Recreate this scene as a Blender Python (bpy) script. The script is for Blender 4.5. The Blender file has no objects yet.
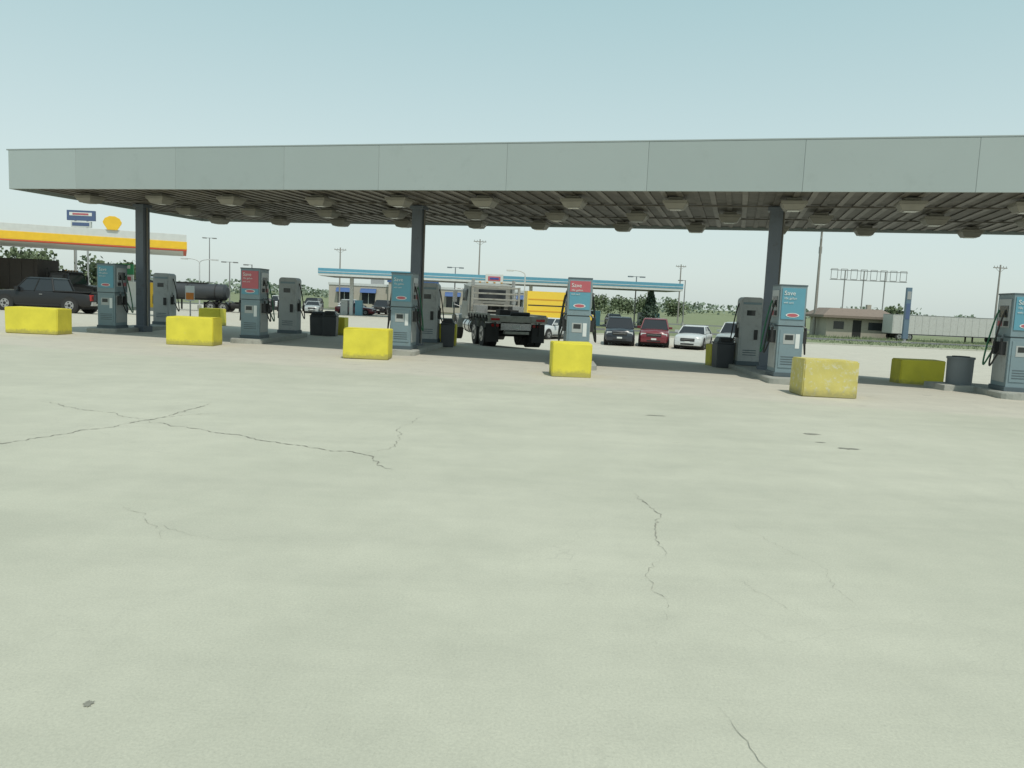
import bpy, math, random, bmesh
from mathutils import Vector, Matrix
random.seed(7)
S = bpy.context.scene
COL = S.collection
rad = math.radians

# ------------------------------------------------------------------ materials
def new_mat(name):
    m = bpy.data.materials.new(name); m.use_nodes = True
    nt = m.node_tree
    return m, nt, nt.nodes, nt.links, nt.nodes["Principled BSDF"]

MATS = {}
def mat(name, col, rough=0.6, metal=0.0, var=0.12, scale=3.0, bump=0.0, dirt=0.0, dirtcol=(0.12,0.11,0.09), coat=0.0):
    if name in MATS: return MATS[name]
    m, nt, N, L, b = new_mat(name)
    tc = N.new("ShaderNodeTexCoord")
    nz = N.new("ShaderNodeTexNoise"); nz.inputs["Scale"].default_value = scale
    nz.inputs["Detail"].default_value = 3
    L.new(tc.outputs["Object"], nz.inputs["Vector"])
    mx = N.new("ShaderNodeMix"); mx.data_type = 'RGBA'
    mx.inputs[6].default_value = tuple(c*(1-var) for c in col)+(1,)
    mx.inputs[7].default_value = tuple(min(1,c*(1+var)) for c in col)+(1,)
    L.new(nz.outputs["Fac"], mx.inputs[0])
    out = mx.outputs[2]
    if dirt > 0:
        n2 = N.new("ShaderNodeTexNoise"); n2.inputs["Scale"].default_value = scale*2.3; n2.inputs["Detail"].default_value = 6
        n2.inputs["Roughness"].default_value = 0.7
        L.new(tc.outputs["Object"], n2.inputs["Vector"])
        cr = N.new("ShaderNodeValToRGB")
        cr.color_ramp.elements[0].position = 0.60-dirt*0.25
        cr.color_ramp.elements[1].position = 0.78
        L.new(n2.outputs["Fac"], cr.inputs["Fac"])
        m2 = N.new("ShaderNodeMix"); m2.data_type = 'RGBA'
        L.new(cr.outputs["Color"], m2.inputs[0]); L.new(out, m2.inputs[6])
        m2.inputs[7].default_value = dirtcol+(1,)
        out = m2.outputs[2]
    L.new(out, b.inputs["Base Color"])
    b.inputs["Roughness"].default_value = rough
    b.inputs["Metallic"].default_value = metal
    b.inputs["Coat Weight"].default_value = coat
    if bump > 0:
        bp = N.new("ShaderNodeBump"); bp.inputs["Strength"].default_value = bump; bp.inputs["Distance"].default_value = 0.02
        n3 = N.new("ShaderNodeTexNoise"); n3.inputs["Scale"].default_value = 25; n3.inputs["Detail"].default_value = 3
        L.new(tc.outputs["Object"], n3.inputs["Vector"])
        L.new(n3.outputs["Fac"], bp.inputs["Height"]); L.new(bp.outputs["Normal"], b.inputs["Normal"])
    MATS[name] = m
    return m

CONC_A=(0.445,0.445,0.365,1); CONC_B=(0.50,0.495,0.41,1); CONC_PAD=(0.505,0.48,0.41,1)
def concrete_ground():
    m, nt, N, L, b = new_mat("lot_concrete")
    tc = N.new("ShaderNodeTexCoord"); P = tc.outputs["Object"]
    def noise(scale, detail=3, rough=0.55, vec=P, dist=0.0):
        n = N.new("ShaderNodeTexNoise"); n.inputs["Scale"].default_value = scale
        n.inputs["Detail"].default_value = detail; n.inputs["Roughness"].default_value = rough
        n.inputs["Distortion"].default_value = dist
        L.new(vec, n.inputs["Vector"]); return n.outputs["Fac"]
    def ramp(fac, p0, p1, c0=(0,0,0,1), c1=(1,1,1,1)):
        r = N.new("ShaderNodeValToRGB"); r.color_ramp.elements[0].position = p0; r.color_ramp.elements[1].position = p1
        r.color_ramp.elements[0].color = c0; r.color_ramp.elements[1].color = c1
        L.new(fac, r.inputs["Fac"]); return r.outputs["Color"]
    def mix(fac, a, c, blend='MIX'):
        x = N.new("ShaderNodeMix"); x.data_type='RGBA'; x.blend_type = blend
        for sock, v in ((x.inputs[0],fac),(x.inputs[6],a),(x.inputs[7],c)):
            if hasattr(v,'links'): L.new(v, sock)
            else: sock.default_value = v
        return x.outputs[2]
    def math_(op, a, c=0.0):
        x = N.new("ShaderNodeMath"); x.operation = op
        for sock, v in ((x.inputs[0],a),(x.inputs[1],c)):
            if hasattr(v,'links'): L.new(v, sock)
            else: sock.default_value = v
        return x.outputs[0]
    big = noise(0.28,5)
    base = mix(ramp(big,0.35,0.65), CONC_A, CONC_B)
    dp = N.new("ShaderNodeVectorMath"); dp.operation='DOT_PRODUCT'
    dp.inputs[1].default_value = (0.2723,0.9622,0); L.new(P, dp.inputs[0])
    pad = ramp(math_('MULTIPLY', math_('ADD', dp.outputs["Value"], big), 0.02), 0.322, 0.330)
    base = mix(pad, base, CONC_PAD)
    base = mix(0.5, base, ramp(noise(1.6,8,0.72),0.28,0.72,(0.84,0.84,0.83,1),(1.12,1.11,1.10,1)), 'MULTIPLY')
    mp = N.new("ShaderNodeMapping"); mp.inputs["Rotation"].default_value=(0,0,rad(24)); mp.inputs["Scale"].default_value=(0.10,1.6,1)
    L.new(P, mp.inputs["Vector"])
    base = mix(0.5, base, ramp(noise(1.0,5,0.65,vec=mp.outputs["Vector"]),0.3,0.7,(0.90,0.90,0.90,1),(1.06,1.06,1.05,1)), 'MULTIPLY')
    gr = noise(70,4,0.85)
    base = mix(0.9, base, ramp(gr,0.3,0.7,(0.84,0.84,0.84,1),(1.14,1.14,1.13,1)), 'MULTIPLY')
    vo = N.new("ShaderNodeTexVoronoi"); vo.inputs["Scale"].default_value = 60; L.new(P, vo.inputs["Vector"])
    base = mix(0.4, base, ramp(vo.outputs["Distance"], 0.08, 0.25, (0.72,0.72,0.69,1), (1,1,1,1)), 'MULTIPLY')
    wv = N.new("ShaderNodeVectorMath"); wv.operation='ADD'
    nn = N.new("ShaderNodeTexNoise"); nn.inputs["Scale"].default_value=1.6; nn.inputs["Detail"].default_value=5; L.new(P, nn.inputs["Vector"])
    sc = N.new("ShaderNodeVectorMath"); sc.operation='SCALE'; sc.inputs["Scale"].default_value=1.6; L.new(nn.outputs["Color"], sc.inputs[0])
    L.new(P, wv.inputs[0]); L.new(sc.outputs[0], wv.inputs[1])
    v2 = N.new("ShaderNodeTexVoronoi"); v2.feature='DISTANCE_TO_EDGE'; v2.inputs["Scale"].default_value=0.55; L.new(wv.outputs[0], v2.inputs["Vector"])
    ck = ramp(v2.outputs["Distance"], 0.0, 0.007, (1,1,1,1), (0,0,0,1))
    ckm = math_('MULTIPLY', ck, math_('MULTIPLY', ramp(big,0.46,0.62), 0.22))
    base = mix(ckm, base, (0.24,0.235,0.20,1))
    drip = ramp(noise(2.2,5,0.6),0.60,0.74)
    base = mix(math_('MULTIPLY', math_('MULTIPLY', drip, pad), 0.30), base, (0.18,0.17,0.145,1))
    L.new(base, b.inputs["Base Color"]); b.inputs["Roughness"].default_value=0.85
    bp = N.new("ShaderNodeBump"); bp.inputs["Strength"].default_value=0.35; bp.inputs["Distance"].default_value=0.008
    L.new(math_('SUBTRACT', gr, math_('MULTIPLY', ckm, 2.0)), bp.inputs["Height"]); L.new(bp.outputs["Normal"], b.inputs["Normal"])
    return m

def yellow_mat(name, wear, col, under=(0.42,0.40,0.30), soft=0.04):
    m, nt, N, L, b = new_mat(name)
    gm = N.new("ShaderNodeNewGeometry")
    n = N.new("ShaderNodeTexNoise"); n.inputs["Scale"].default_value=7; n.inputs["Detail"].default_value=10; n.inputs["Roughness"].default_value=0.78
    L.new(gm.outputs["Position"], n.inputs["Vector"])
    r = N.new("ShaderNodeValToRGB"); r.color_ramp.elements[0].position=0.64-wear; r.color_ramp.elements[1].position=0.64-wear+soft
    L.new(n.outputs["Fac"], r.inputs["Fac"])
    n2 = N.new("ShaderNodeTexNoise"); n2.inputs["Scale"].default_value=2.2; n2.inputs["Detail"].default_value=6; L.new(gm.outputs["Position"], n2.inputs["Vector"])
    a = N.new("ShaderNodeMix"); a.data_type='RGBA'
    a.inputs[6].default_value=tuple(c*0.72 for c in col)+(1,); a.inputs[7].default_value=tuple(min(1,c*1.2) for c in col)+(1,)
    L.new(n2.outputs["Fac"], a.inputs[0])
    x = N.new("ShaderNodeMix"); x.data_type='RGBA'; L.new(r.outputs["Color"], x.inputs[0]); L.new(a.outputs[2], x.inputs[6])
    x.inputs[7].default_value=under+(1,)
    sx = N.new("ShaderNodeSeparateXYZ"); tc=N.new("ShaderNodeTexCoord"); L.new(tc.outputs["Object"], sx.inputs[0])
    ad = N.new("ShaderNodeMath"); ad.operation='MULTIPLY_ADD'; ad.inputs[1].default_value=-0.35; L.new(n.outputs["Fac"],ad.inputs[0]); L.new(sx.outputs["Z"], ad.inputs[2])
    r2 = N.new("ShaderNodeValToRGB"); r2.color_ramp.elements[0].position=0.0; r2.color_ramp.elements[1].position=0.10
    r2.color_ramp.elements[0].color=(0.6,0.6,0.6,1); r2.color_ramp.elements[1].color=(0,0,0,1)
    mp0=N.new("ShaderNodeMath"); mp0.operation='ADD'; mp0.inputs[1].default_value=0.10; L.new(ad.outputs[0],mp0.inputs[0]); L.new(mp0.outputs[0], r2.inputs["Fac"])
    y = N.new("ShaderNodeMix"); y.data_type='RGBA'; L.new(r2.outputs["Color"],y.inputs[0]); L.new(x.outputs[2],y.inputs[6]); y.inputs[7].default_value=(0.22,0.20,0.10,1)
    L.new(y.outputs[2], b.inputs["Base Color"]); b.inputs["Roughness"].default_value=0.75
    bp = N.new("ShaderNodeBump"); bp.inputs["Strength"].default_value=0.6; bp.inputs["Distance"].default_value=0.012
    L.new(n.outputs["Fac"], bp.inputs["Height"]); L.new(bp.outputs["Normal"], b.inputs["Normal"])
    return m

# ------------------------------------------------------------------ mesh builder
class MB:
    def __init__(s):
        s.v=[]; s.f=[]; s.m=[]; s.sm=[]; s.mats=[]
    def mi(s, m):
        if m not in s.mats: s.mats.append(m)
        return s.mats.index(m)
    def add(s, vs, fs, m, smooth=False):
        o=len(s.v); k=s.mi(m)
        s.v += [tuple(p) for p in vs]
        for f in fs:
            s.f.append([o+i for i in f]); s.m.append(k); s.sm.append(smooth)
    def box(s, x0,x1,y0,y1,z0,z1,m, taper=0.0):
        t=taper
        vs=[(x0,y0,z0),(x1,y0,z0),(x1,y1,z0),(x0,y1,z0),(x0+t,y0+t,z1),(x1-t,y0+t,z1),(x1-t,y1-t,z1),(x0+t,y1-t,z1)]
        s.add(vs,[(0,3,2,1),(4,5,6,7),(0,1,5,4),(1,2,6,5),(2,3,7,6),(3,0,4,7)],m)
    def hexa(s, vs, m):
        s.add(vs,[(0,3,2,1),(4,5,6,7),(0,1,5,4),(1,2,6,5),(2,3,7,6),(3,0,4,7)],m)
    def cyl(s, p0,p1,r0,m,r1=None,n=14,caps=True,smooth=True):
        if r1 is None: r1=r0
        p0=Vector(p0);p1=Vector(p1); d=(p1-p0).normalized()
        a=d.orthogonal().normalized(); b=d.cross(a)
        vs=[];fs=[]
        for i in range(n):
            t=2*math.pi*i/n; q=a*math.cos(t)+b*math.sin(t)
            vs.append(tuple(p0+q*r0)); vs.append(tuple(p1+q*r1))
        for i in range(n):
            j=(i+1)%n; fs.append((2*i,2*j,2*j+1,2*i+1))
        s.add(vs,fs,m,smooth)
        if caps:
            s.add([vs[2*i] for i in range(n)],[tuple(range(n-1,-1,-1))],m)
            s.add([vs[2*i+1] for i in range(n)],[tuple(range(n))],m)
    def tube(s, pts, r, m, n=8):
        for a,b in zip(pts[:-1],pts[1:]): s.cyl(a,b,r,m,n=n)
    def loft(s, secs, m, smooth=False):
        n=len(secs[0]); vs=[p for sc in secs for p in sc]; fs=[]
        for k in range(len(secs)-1):
            for i in range(n):
                j=(i+1)%n; fs.append((k*n+i,k*n+j,(k+1)*n+j,(k+1)*n+i))
        fs.append(tuple(range(n-1,-1,-1))); fs.append(tuple((len(secs)-1)*n+i for i in range(n)))
        s.add(vs,fs,m,smooth)
    def finish(s, name, loc=(0,0,0), rz=0.0, bevel=0.0, parent=None, seg=2, scale=1.0):
        me=bpy.data.meshes.new(name); me.from_pydata(s.v,[],s.f)
        for m in s.mats: me.materials.append(m)
        for p,k,sm in zip(me.polygons,s.m,s.sm): p.material_index=k; p.use_smooth=sm
        me.update()
        bm=bmesh.new(); bm.from_mesh(me); bmesh.ops.recalc_face_normals(bm,faces=bm.faces); bm.to_mesh(me); bm.free()
        o=bpy.data.objects.new(name,me); COL.objects.link(o)
        o.location=loc; o.rotation_euler=(0,0,rz); o.scale=(scale,)*3
        if bevel>0:
            bv=o.modifiers.new("bevel",'BEVEL'); bv.width=bevel; bv.segments=seg; bv.limit_method='ANGLE'; bv.angle_limit=rad(40)
        if parent: o.parent=parent
        return o

# ------------------------------------------------------------------ terrain
def sstep(t):
    t=max(0,min(1,t)); return t*t*(3-2*t)
def gz(x,y):
    return -0.8*sstep((y+0.7*x-24.5)/23.0)

M_conc=concrete_ground()
M_grass=mat("grass",(0.17,0.205,0.10),0.9,var=0.3,scale=0.35,bump=0.5,dirt=0.6,dirtcol=(0.27,0.26,0.17))
M_asph=mat("asphalt",(0.12,0.12,0.115),0.9,var=0.15,scale=0.6)

def axis(a,b,step,far):
    v=[]; x=a
    while x<b+1e-6: v.append(round(x,3)); x+=step
    g=step*2; x=b
    while x<far: x+=g; v.append(x); g*=1.6
    return v
ys=sorted(set(axis(-12,130,1.0,3000)+[-60,-300]))
xp=axis(-70,80,1.0,3000)
xs=sorted(set(xp+[-72,-78,-90,-120,-180,-300,-600,-1200,-3000]))
V=[(x,y,gz(x,y)) for y in ys for x in xs]
nx=len(xs); F=[];FM=[]
for j in range(len(ys)-1):
    for i in range(nx-1):
        F.append((j*nx+i,j*nx+i+1,(j+1)*nx+i+1,(j+1)*nx+i))
        cx=(xs[i]+xs[i+1])/2; cy=(ys[j]+ys[j+1])/2
        k=0
        if (cy>66 and cx>6) or cy>116 or abs(cx)>95 or cy<-60: k=1
        if 118<cy<126: k=2
        if 78<cy<84 and cx>6: k=2
        FM.append(k)
me=bpy.data.meshes.new("ground"); me.from_pydata(V,[],F)
for m in (M_conc,M_grass,M_asph): me.materials.append(m)
for p,k in zip(me.polygons,FM): p.material_index=k; p.use_smooth=True
g=bpy.data.objects.new("ground",me); COL.objects.link(g)

M_kerb=mat("kerb_concrete",(0.42,0.42,0.36),0.85,var=0.15,scale=2,bump=0.3)
b=MB(); x=6.0
while x<78: b.box(x,x+2.98,65.8,66.0,-1.0,-0.68,M_kerb); x+=3
b.box(5.8,6.0,65.8,78,-1.0,-0.681,M_kerb)
b.finish("kerb",bevel=0.02)

M_crack=mat("crack_filler",(0.25,0.24,0.20),0.95,var=0.3,scale=9)
def crack(pts, w, seed):
    rnd=random.Random(seed); P=[]
    for a,c in zip(pts[:-1],pts[1:]):
        a=Vector(a);c=Vector(c); n=max(4,int((c-a).length/0.04)); d=(c-a).normalized(); nn=Vector((-d.y,d.x))
        off=0
        for i in range(n):
            off=off*0.86+rnd.uniform(-0.032,0.032)
            fall=min(1,min(i,n-i)/4)
            P.append(a+(c-a)*i/n+nn*off*fall)
    P.append(Vector(pts[-1]))
    vs=[];fs=[]
    for i,p in enumerate(P):
        d=(P[min(i+1,len(P)-1)]-P[max(i-1,0)]).normalized(); nn=Vector((-d.y,d.x))
        e=min(1,min(i,len(P)-1-i)/8+0.1); ww=w*e*rnd.uniform(0.05,1.1)
        for sgn in (-1,1): vs.append((p.x+nn.x*ww*sgn,p.y+nn.y*ww*sgn,gz(p.x,p.y)+0.004))
    for i in range(len(P)-1): fs.append((2*i,2*i+1,2*i+3,2*i+2))
    return vs,fs
b=MB()
for k,(pts,w) in enumerate([
    ([(-7.2,6.6),(-5.25,7.95),(-4.55,9.8),(-4.45,11.4)],0.011),
    ([(-4.6,9.75),(-3.5,9.1),(-2.35,8.55),(-1.6,8.25),(-1.1,7.5)],0.010),
    ([(-6.7,10.9),(-5.6,10.3),(-4.6,9.8)],0.007),
    ([(-4.75,9.5),(-4.3,10.3),(-3.9,10.6)],0.006),
    ([(-1.6,8.2),(-1.3,8.9),(-1.45,9.8),(-1.2,11.2)],0.004),
    ([(1.16,7.0),(1.28,6.3),(1.12,5.7),(1.10,5.2)],0.005),
    ([(1.10,5.2),(0.90,4.8),(0.96,4.4),(0.90,4.1)],0.0022),
    ([(1.4,5.0),(1.6,4.5),(1.75,4.1)],0.001),
    ([(0.90,3.3),(0.97,3.1),(1.0,2.85),(1.09,2.45)],0.0020),
    ([(1.8,6.2),(2.15,5.2),(2.1,4.4)],0.0012),
    ([(-2.6,5.5),(-1.9,5.15),(-1.4,5.2)],0.0012),
    ([(1.9,9.8),(2.4,9.75)],0.006),
    ([(-3.0,5.9),(-2.6,5.5),(-2.3,5.1)],0.0018)]):
    vs,fs=crack(pts,w,k+3); b.add(vs,fs,M_crack)
b.finish("pavement_crack")
M_spot=mat("oil_stain",(0.24,0.235,0.195),0.8,var=0.35,scale=14)
b=MB()
for (x,y,rx,ry,sd) in [(-1.66,3.0,0.022,0.032,1),(4.35,9.9,0.16,0.06,2),(4.3,11.0,0.13,0.07,3),(2.3,12.2,0.18,0.04,4),(4.15,10.3,0.07,0.03,6)]:
    rnd=random.Random(sd); n=22
    b.add([(x+rx*math.cos(6.283*i/n)*rnd.uniform(.5,1.15),y+ry*math.sin(6.283*i/n)*rnd.uniform(.5,1.15),gz(x,y)+0.004) for i in range(n)],[tuple(range(n))],M_spot)
b.finish("oil_stain_patch")

# ------------------------------------------------------------------ main canopy
M_fasc=[mat("fascia_paint_%d"%i,c,0.45,var=0.05,scale=0.5,dirt=0.12,dirtcol=(0.30,0.34,0.33)) for i,c in
        enumerate([(0.345,0.39,0.38),(0.335,0.38,0.37),(0.325,0.37,0.36),(0.34,0.385,0.375)])]
M_fascL=mat("fascia_corner_paint",(0.37,0.42,0.41),0.45,var=0.04,scale=0.6)
M_trim=mat("fascia_trim",(0.30,0.34,0.335),0.45)
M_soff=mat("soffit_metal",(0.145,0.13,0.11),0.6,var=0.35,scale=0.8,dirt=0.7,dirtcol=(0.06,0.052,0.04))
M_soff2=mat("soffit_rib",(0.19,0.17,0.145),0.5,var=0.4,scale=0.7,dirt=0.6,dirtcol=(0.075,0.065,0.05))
M_lamp=mat("canopy_light_housing",(0.27,0.255,0.22),0.5,var=0.2)
M_lens=mat("canopy_light_lens",(0.40,0.40,0.36),0.25)
M_colm=mat("column_paint",(0.12,0.14,0.165),0.45,var=0.12,scale=1.5,dirt=0.3,dirtcol=(0.08,0.08,0.085))
b=MB()
L_=39.0; D_=9.3; z0=4.52; z1=5.74
ZS=4.63
b.box(0.10,L_-0.1,0.10,D_-0.1,ZS+.06,5.55,M_trim)
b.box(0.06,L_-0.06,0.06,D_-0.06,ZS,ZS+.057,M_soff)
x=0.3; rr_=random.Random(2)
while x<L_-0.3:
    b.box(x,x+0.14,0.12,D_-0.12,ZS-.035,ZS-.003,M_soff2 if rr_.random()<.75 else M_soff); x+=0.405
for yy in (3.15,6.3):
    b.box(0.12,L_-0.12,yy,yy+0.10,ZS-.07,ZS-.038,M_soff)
seams=[0,2.6]
while seams[-1]<L_: seams.append(min(L_,seams[-1]+random.choice((3.6,3.6,3.6,2.9))))
for i,(a,c) in enumerate(zip(seams[:-1],seams[1:])):
    mm=M_fascL if i==0 else M_fasc[(i*7)%4]
    b.box(a+0.002,c-0.002,-0.05,0.0,z0,z1-0.04,mm)
    b.box(a+0.002,c-0.002,D_,D_+0.05,z0,z1-0.04,mm)
b.box(-0.07,L_+0.07,-0.056,0.06,z1-0.037,z1,M_trim)
b.box(-0.07,L_+0.07,D_-0.06,D_+0.056,z1-0.037,z1,M_trim)
b.box(0.0,L_,0.003,0.05,z0+0.02,z1-0.04,M_trim)
b.box(0.0,L_,D_-0.05,D_-0.003,z0+0.02,z1-0.04,M_trim)
for xx in (-0.05,L_):
    b.box(xx,xx+0.05,0.0,D_,z0,z1-0.04,M_fasc[1])
    b.box(xx-0.02,xx+0.07,0.062,D_-0.062,z1-0.037,z1,M_trim)
def fixture(cx,cy,w=0.60):
    hw=w/2; Z=ZS-.04
    b.box(cx-hw*0.62,cx+hw*0.62,cy-hw*0.62,cy+hw*0.62,Z-.08,Z,M_lamp)
    vs=[(cx-hw*.72,cy-hw*.72,Z-.30),(cx+hw*.72,cy-hw*.72,Z-.30),(cx+hw*.72,cy+hw*.72,Z-.30),(cx-hw*.72,cy+hw*.72,Z-.30),
        (cx-hw,cy-hw,Z-.16),(cx+hw,cy-hw,Z-.16),(cx+hw,cy+hw,Z-.16),(cx-hw,cy+hw,Z-.16)]
    b.hexa(vs,M_lamp)
    b.box(cx-hw*1.06,cx+hw*1.06,cy-hw*1.06,cy+hw*1.06,Z-.157,Z-.083,M_lamp)
    b.box(cx-hw*.5,cx+hw*.5,cy-hw*.5,cy+hw*.5,Z-.315,Z-.303,M_lens)
rnd=random.Random(4)
for r,(yy,off) in enumerate(((1.6,1.7),(4.75,2.9),(7.9,1.9))):
    x=off
    while x<L_-0.6:
        fixture(x+rnd.uniform(-.2,.2),yy+rnd.uniform(-.1,.1)); x+=2.7
CX,CY=-16.05,25.0
can=b.finish("fuel_station_canopy",loc=(CX,CY,0),rz=-rad(15.8),bevel=0.005,seg=1)
for (x,y) in [(7.08,21.9),(-3.20,25.3),(-13.60,28.6),(17.4,18.7)]:
    c=MB(); z=gz(x,y)
    w=0.17
    c.box(-w,w,-w,w,z-0.05,ZS-.04,M_colm)
    c.box(-w-0.05,w+0.05,-w-0.05,w+0.05,z,z+0.22,M_colm)
    c.box(-w-0.06,w+0.06,-w-0.06,w+0.06,ZS-.17,ZS-.06,M_colm)
    c.cyl((w+0.03,0,z+.2),(w+0.03,0,4.5),0.03,M_lamp,n=8)
    o=c.finish("support_column",bevel=0.012)
    o.parent=can; o.matrix_parent_inverse=(Matrix.Translation((CX,CY,0))@Matrix.Rotation(-rad(15.8),4,'Z')).inverted()
    o.location=(x,y,0); o.rotation_euler=(0,0,-rad(15.8))

# ------------------------------------------------------------------ yellow blocks
Y_new=yellow_mat("yellow_block_paint",0.0,(0.72,0.635,0.06),under=(0.5,0.47,0.3))
Y_old=yellow_mat("yellow_block_paint_faded",0.12,(0.60,0.52,0.16),under=(0.60,0.57,0.40),soft=0.10)
def block(x,y,w,d,h,m,rz=0.0):
    rnd=random.Random(int(x*10)+3)
    bm=bmesh.new(); bmesh.ops.create_cube(bm,size=1.0)
    for v in bm.verts: v.co=Vector((v.co.x*w+rnd.uniform(-.015,.015),v.co.y*d,(v.co.z+0.5)*h+rnd.uniform(-.015,.015)))
    bmesh.ops.bevel(bm,geom=bm.edges[:],offset=0.022,segments=2,affect='EDGES')
    for v in bm.verts: v.co+=Vector((rnd.uniform(-1,1),rnd.uniform(-1,1),rnd.uniform(-1,1)))*0.005
    me=bpy.data.meshes.new("barrier"); bm.to_mesh(me); bm.free(); me.materials.append(m)
    o=bpy.data.objects.new("concrete_barrier_block",me); COL.objects.link(o)
    zz=min(gz(x+dx,y+dy) for dx in (-w/2,w/2) for dy in (-d/2,d/2))
    o.location=(x,y,zz-0.008); o.rotation_euler=(0,0,rz)
for a in [(6.56,16.42,1.10,0.85,0.78,Y_old,rad(-3)),(1.36,18.45,0.93,0.85,0.80,Y_new,0.02),(-3.91,20.95,1.2,0.85,0.80,Y_new,0.03),
          (-9.5,23.2,1.35,0.85,0.82,Y_new,rad(2)),(-15.3,25.1,1.65,0.85,0.84,Y_new,rad(1)),
          (11.1,21.4,1.15,0.7,0.70,Y_new,rad(-4)),(6.85,25.6,0.9,0.8,0.75,Y_new,0),(-2.5,28.9,0.7,0.8,0.8,Y_new,0),
          (-7.5,33.0,0.8,0.8,0.78,Y_new,0),(-14.0,36.2,1.0,0.8,0.8,Y_new,0)]:
    block(*a)

# ------------------------------------------------------------------ pumps
M_body=mat("pump_body_blue_grey",(0.195,0.265,0.29),0.45,var=0.1,scale=2,dirt=0.25,dirtcol=(0.17,0.20,0.20))
M_body2=mat("pump_body_dark",(0.09,0.12,0.135),0.5)
M_cy=mat("pump_blue_panel",(0.11,0.30,0.385),0.4,var=0.08)
M_red=mat("pump_red_panel",(0.45,0.11,0.13),0.45,var=0.08)
M_white=mat("white_paint",(0.68,0.70,0.68),0.45,var=0.05)
M_grey=mat("pump_grey_casing",(0.39,0.41,0.40),0.5,var=0.08,scale=2,dirt=0.3,dirtcol=(0.24,0.24,0.23))
M_ss=mat("stainless_panel",(0.38,0.40,0.40),0.35,metal=0.5)
M_blk=mat("black_rubber",(0.025,0.025,0.025),0.6)
M_grn=mat("green_hose",(0.02,0.14,0.07),0.5)
M_scr=mat("display_glass",(0.03,0.035,0.035),0.15)
M_isl=mat("island_concrete",(0.36,0.365,0.33),0.85,var=0.15,scale=2,bump=0.3,dirt=0.3,dirtcol=(0.22,0.21,0.18))
def hose(c, sx, y, col, top=1.85, low=0.30):
    pts=[]
    for i in range(15):
        t=i/14; yy=y+0.25*math.sin(t*math.pi)-0.12*t
        z=top+(1.0-top)*t-0.85*math.sin(t*math.pi)**1.4
        pts.append((sx*(0.34+0.16*math.sin(t*math.pi)),yy,max(z,low)))
    c.tube(pts,0.020,col,n=7)
    c.box(min(sx*0.318,sx*0.42),max(sx*0.318,sx*0.42),y-0.17,y-0.05,0.82,1.12,M_blk)
    c.cyl((sx*0.40,y-0.11,0.95),(sx*0.40,y-0.11,1.2),0.032,col,n=8)
    c.cyl((sx*0.40,y-0.11,1.18),(sx*0.33,y+0.02,1.28),0.022,M_ss,n=8)
def text(body, size, mt, parent, loc, rot):
    cu=bpy.data.curves.new("lettering",'FONT'); cu.body=body; cu.size=size; cu.extrude=0.002; cu.align_x='LEFT'; cu.resolution_u=3
    cu.materials.append(mt); o=bpy.data.objects.new("lettering",cu); COL.objects.link(o)
    o.parent=parent; o.location=loc; o.rotation_euler=rot
def pump(x,y,rz,top_red=0,h=2.2):
    c=MB()
    c.box(-0.33,0.33,-0.44,0.44,0,0.10,M_body2)
    c.box(-0.30,0.30,-0.42,0.42,0.10,1.22,M_body)
    c.box(-0.28,0.28,-0.40,0.40,1.221,1.25,M_body2)
    c.box(-0.31,0.31,-0.43,0.43,1.251,h,M_body)
    c.box(-0.32,0.32,-0.44,0.44,h,h+0.035,M_body2)
    c.box(-0.27,0.27,-0.448,-0.433,1.40,h-0.05,M_cy)
    if top_red==1: c.box(-0.268,0.268,-0.454,-0.4485,h-0.62,h-0.055,M_red)
    if top_red==2: c.box(-0.268,0.268,-0.454,-0.4485,h-0.34,h-0.055,M_red)
    n=20; zc=1.50
    c.add([(0.0+.16*math.cos(6.283*i/n),-.456,zc+.055*math.sin(6.283*i/n)) for i in range(n)],[tuple(range(n))],M_white)
    c.add([(0.0+.13*math.cos(6.283*i/n),-.459,zc+.04*math.sin(6.283*i/n)) for i in range(n)],[tuple(range(n))],M_red)
    c.box(-0.25,0.25,-0.435,-0.423,0.22,1.15,M_body)
    c.box(-0.17,0.10,-0.442,-0.436,0.80,1.05,M_grey); c.box(-0.13,0.06,-0.447,-0.443,0.9,1.02,M_scr)
    c.box(0.12,0.22,-0.442,-0.436,0.70,1.05,M_white)
    for zz in (0.30,0.36,0.42,0.48): c.box(-0.2,0.2,-0.442,-0.436,zz,zz+.02,M_body2)
    for s in (-1,1):
        a,b_=sorted((s*0.312,s*0.33))
        c.box(a,b_,-0.33,0.33,1.45,h-0.1,M_ss)
        a,b_=sorted((s*0.331,s*0.34)); c.box(a,b_,-0.22,0.22,1.68,1.95,M_scr)
        c.box(a,b_,-0.28,-0.05,1.48,1.60,M_blk); c.box(a,b_,0.05,0.28,1.48,1.60,M_red)
        a,b_=sorted((s*0.302,s*0.315)); c.box(a,b_,-0.34,0.34,0.2,1.14,M_grey)
        hose(c,s,-0.12,M_blk); hose(c,s,0.25,M_grn)
    o=c.finish("fuel_dispenser",(x,y,gz(x,y)+0.15),rz,bevel=0.012)
    f=(rad(90),0,0)
    text("Save",0.15,M_white,o,(-.23,-0.459,h-0.22),f)
    text("10c gallon",0.075,M_white,o,(-.23,-0.459,h-0.32),f)
    text("with card",0.06,M_white,o,(-.23,-0.459,h-0.42),f)
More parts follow.
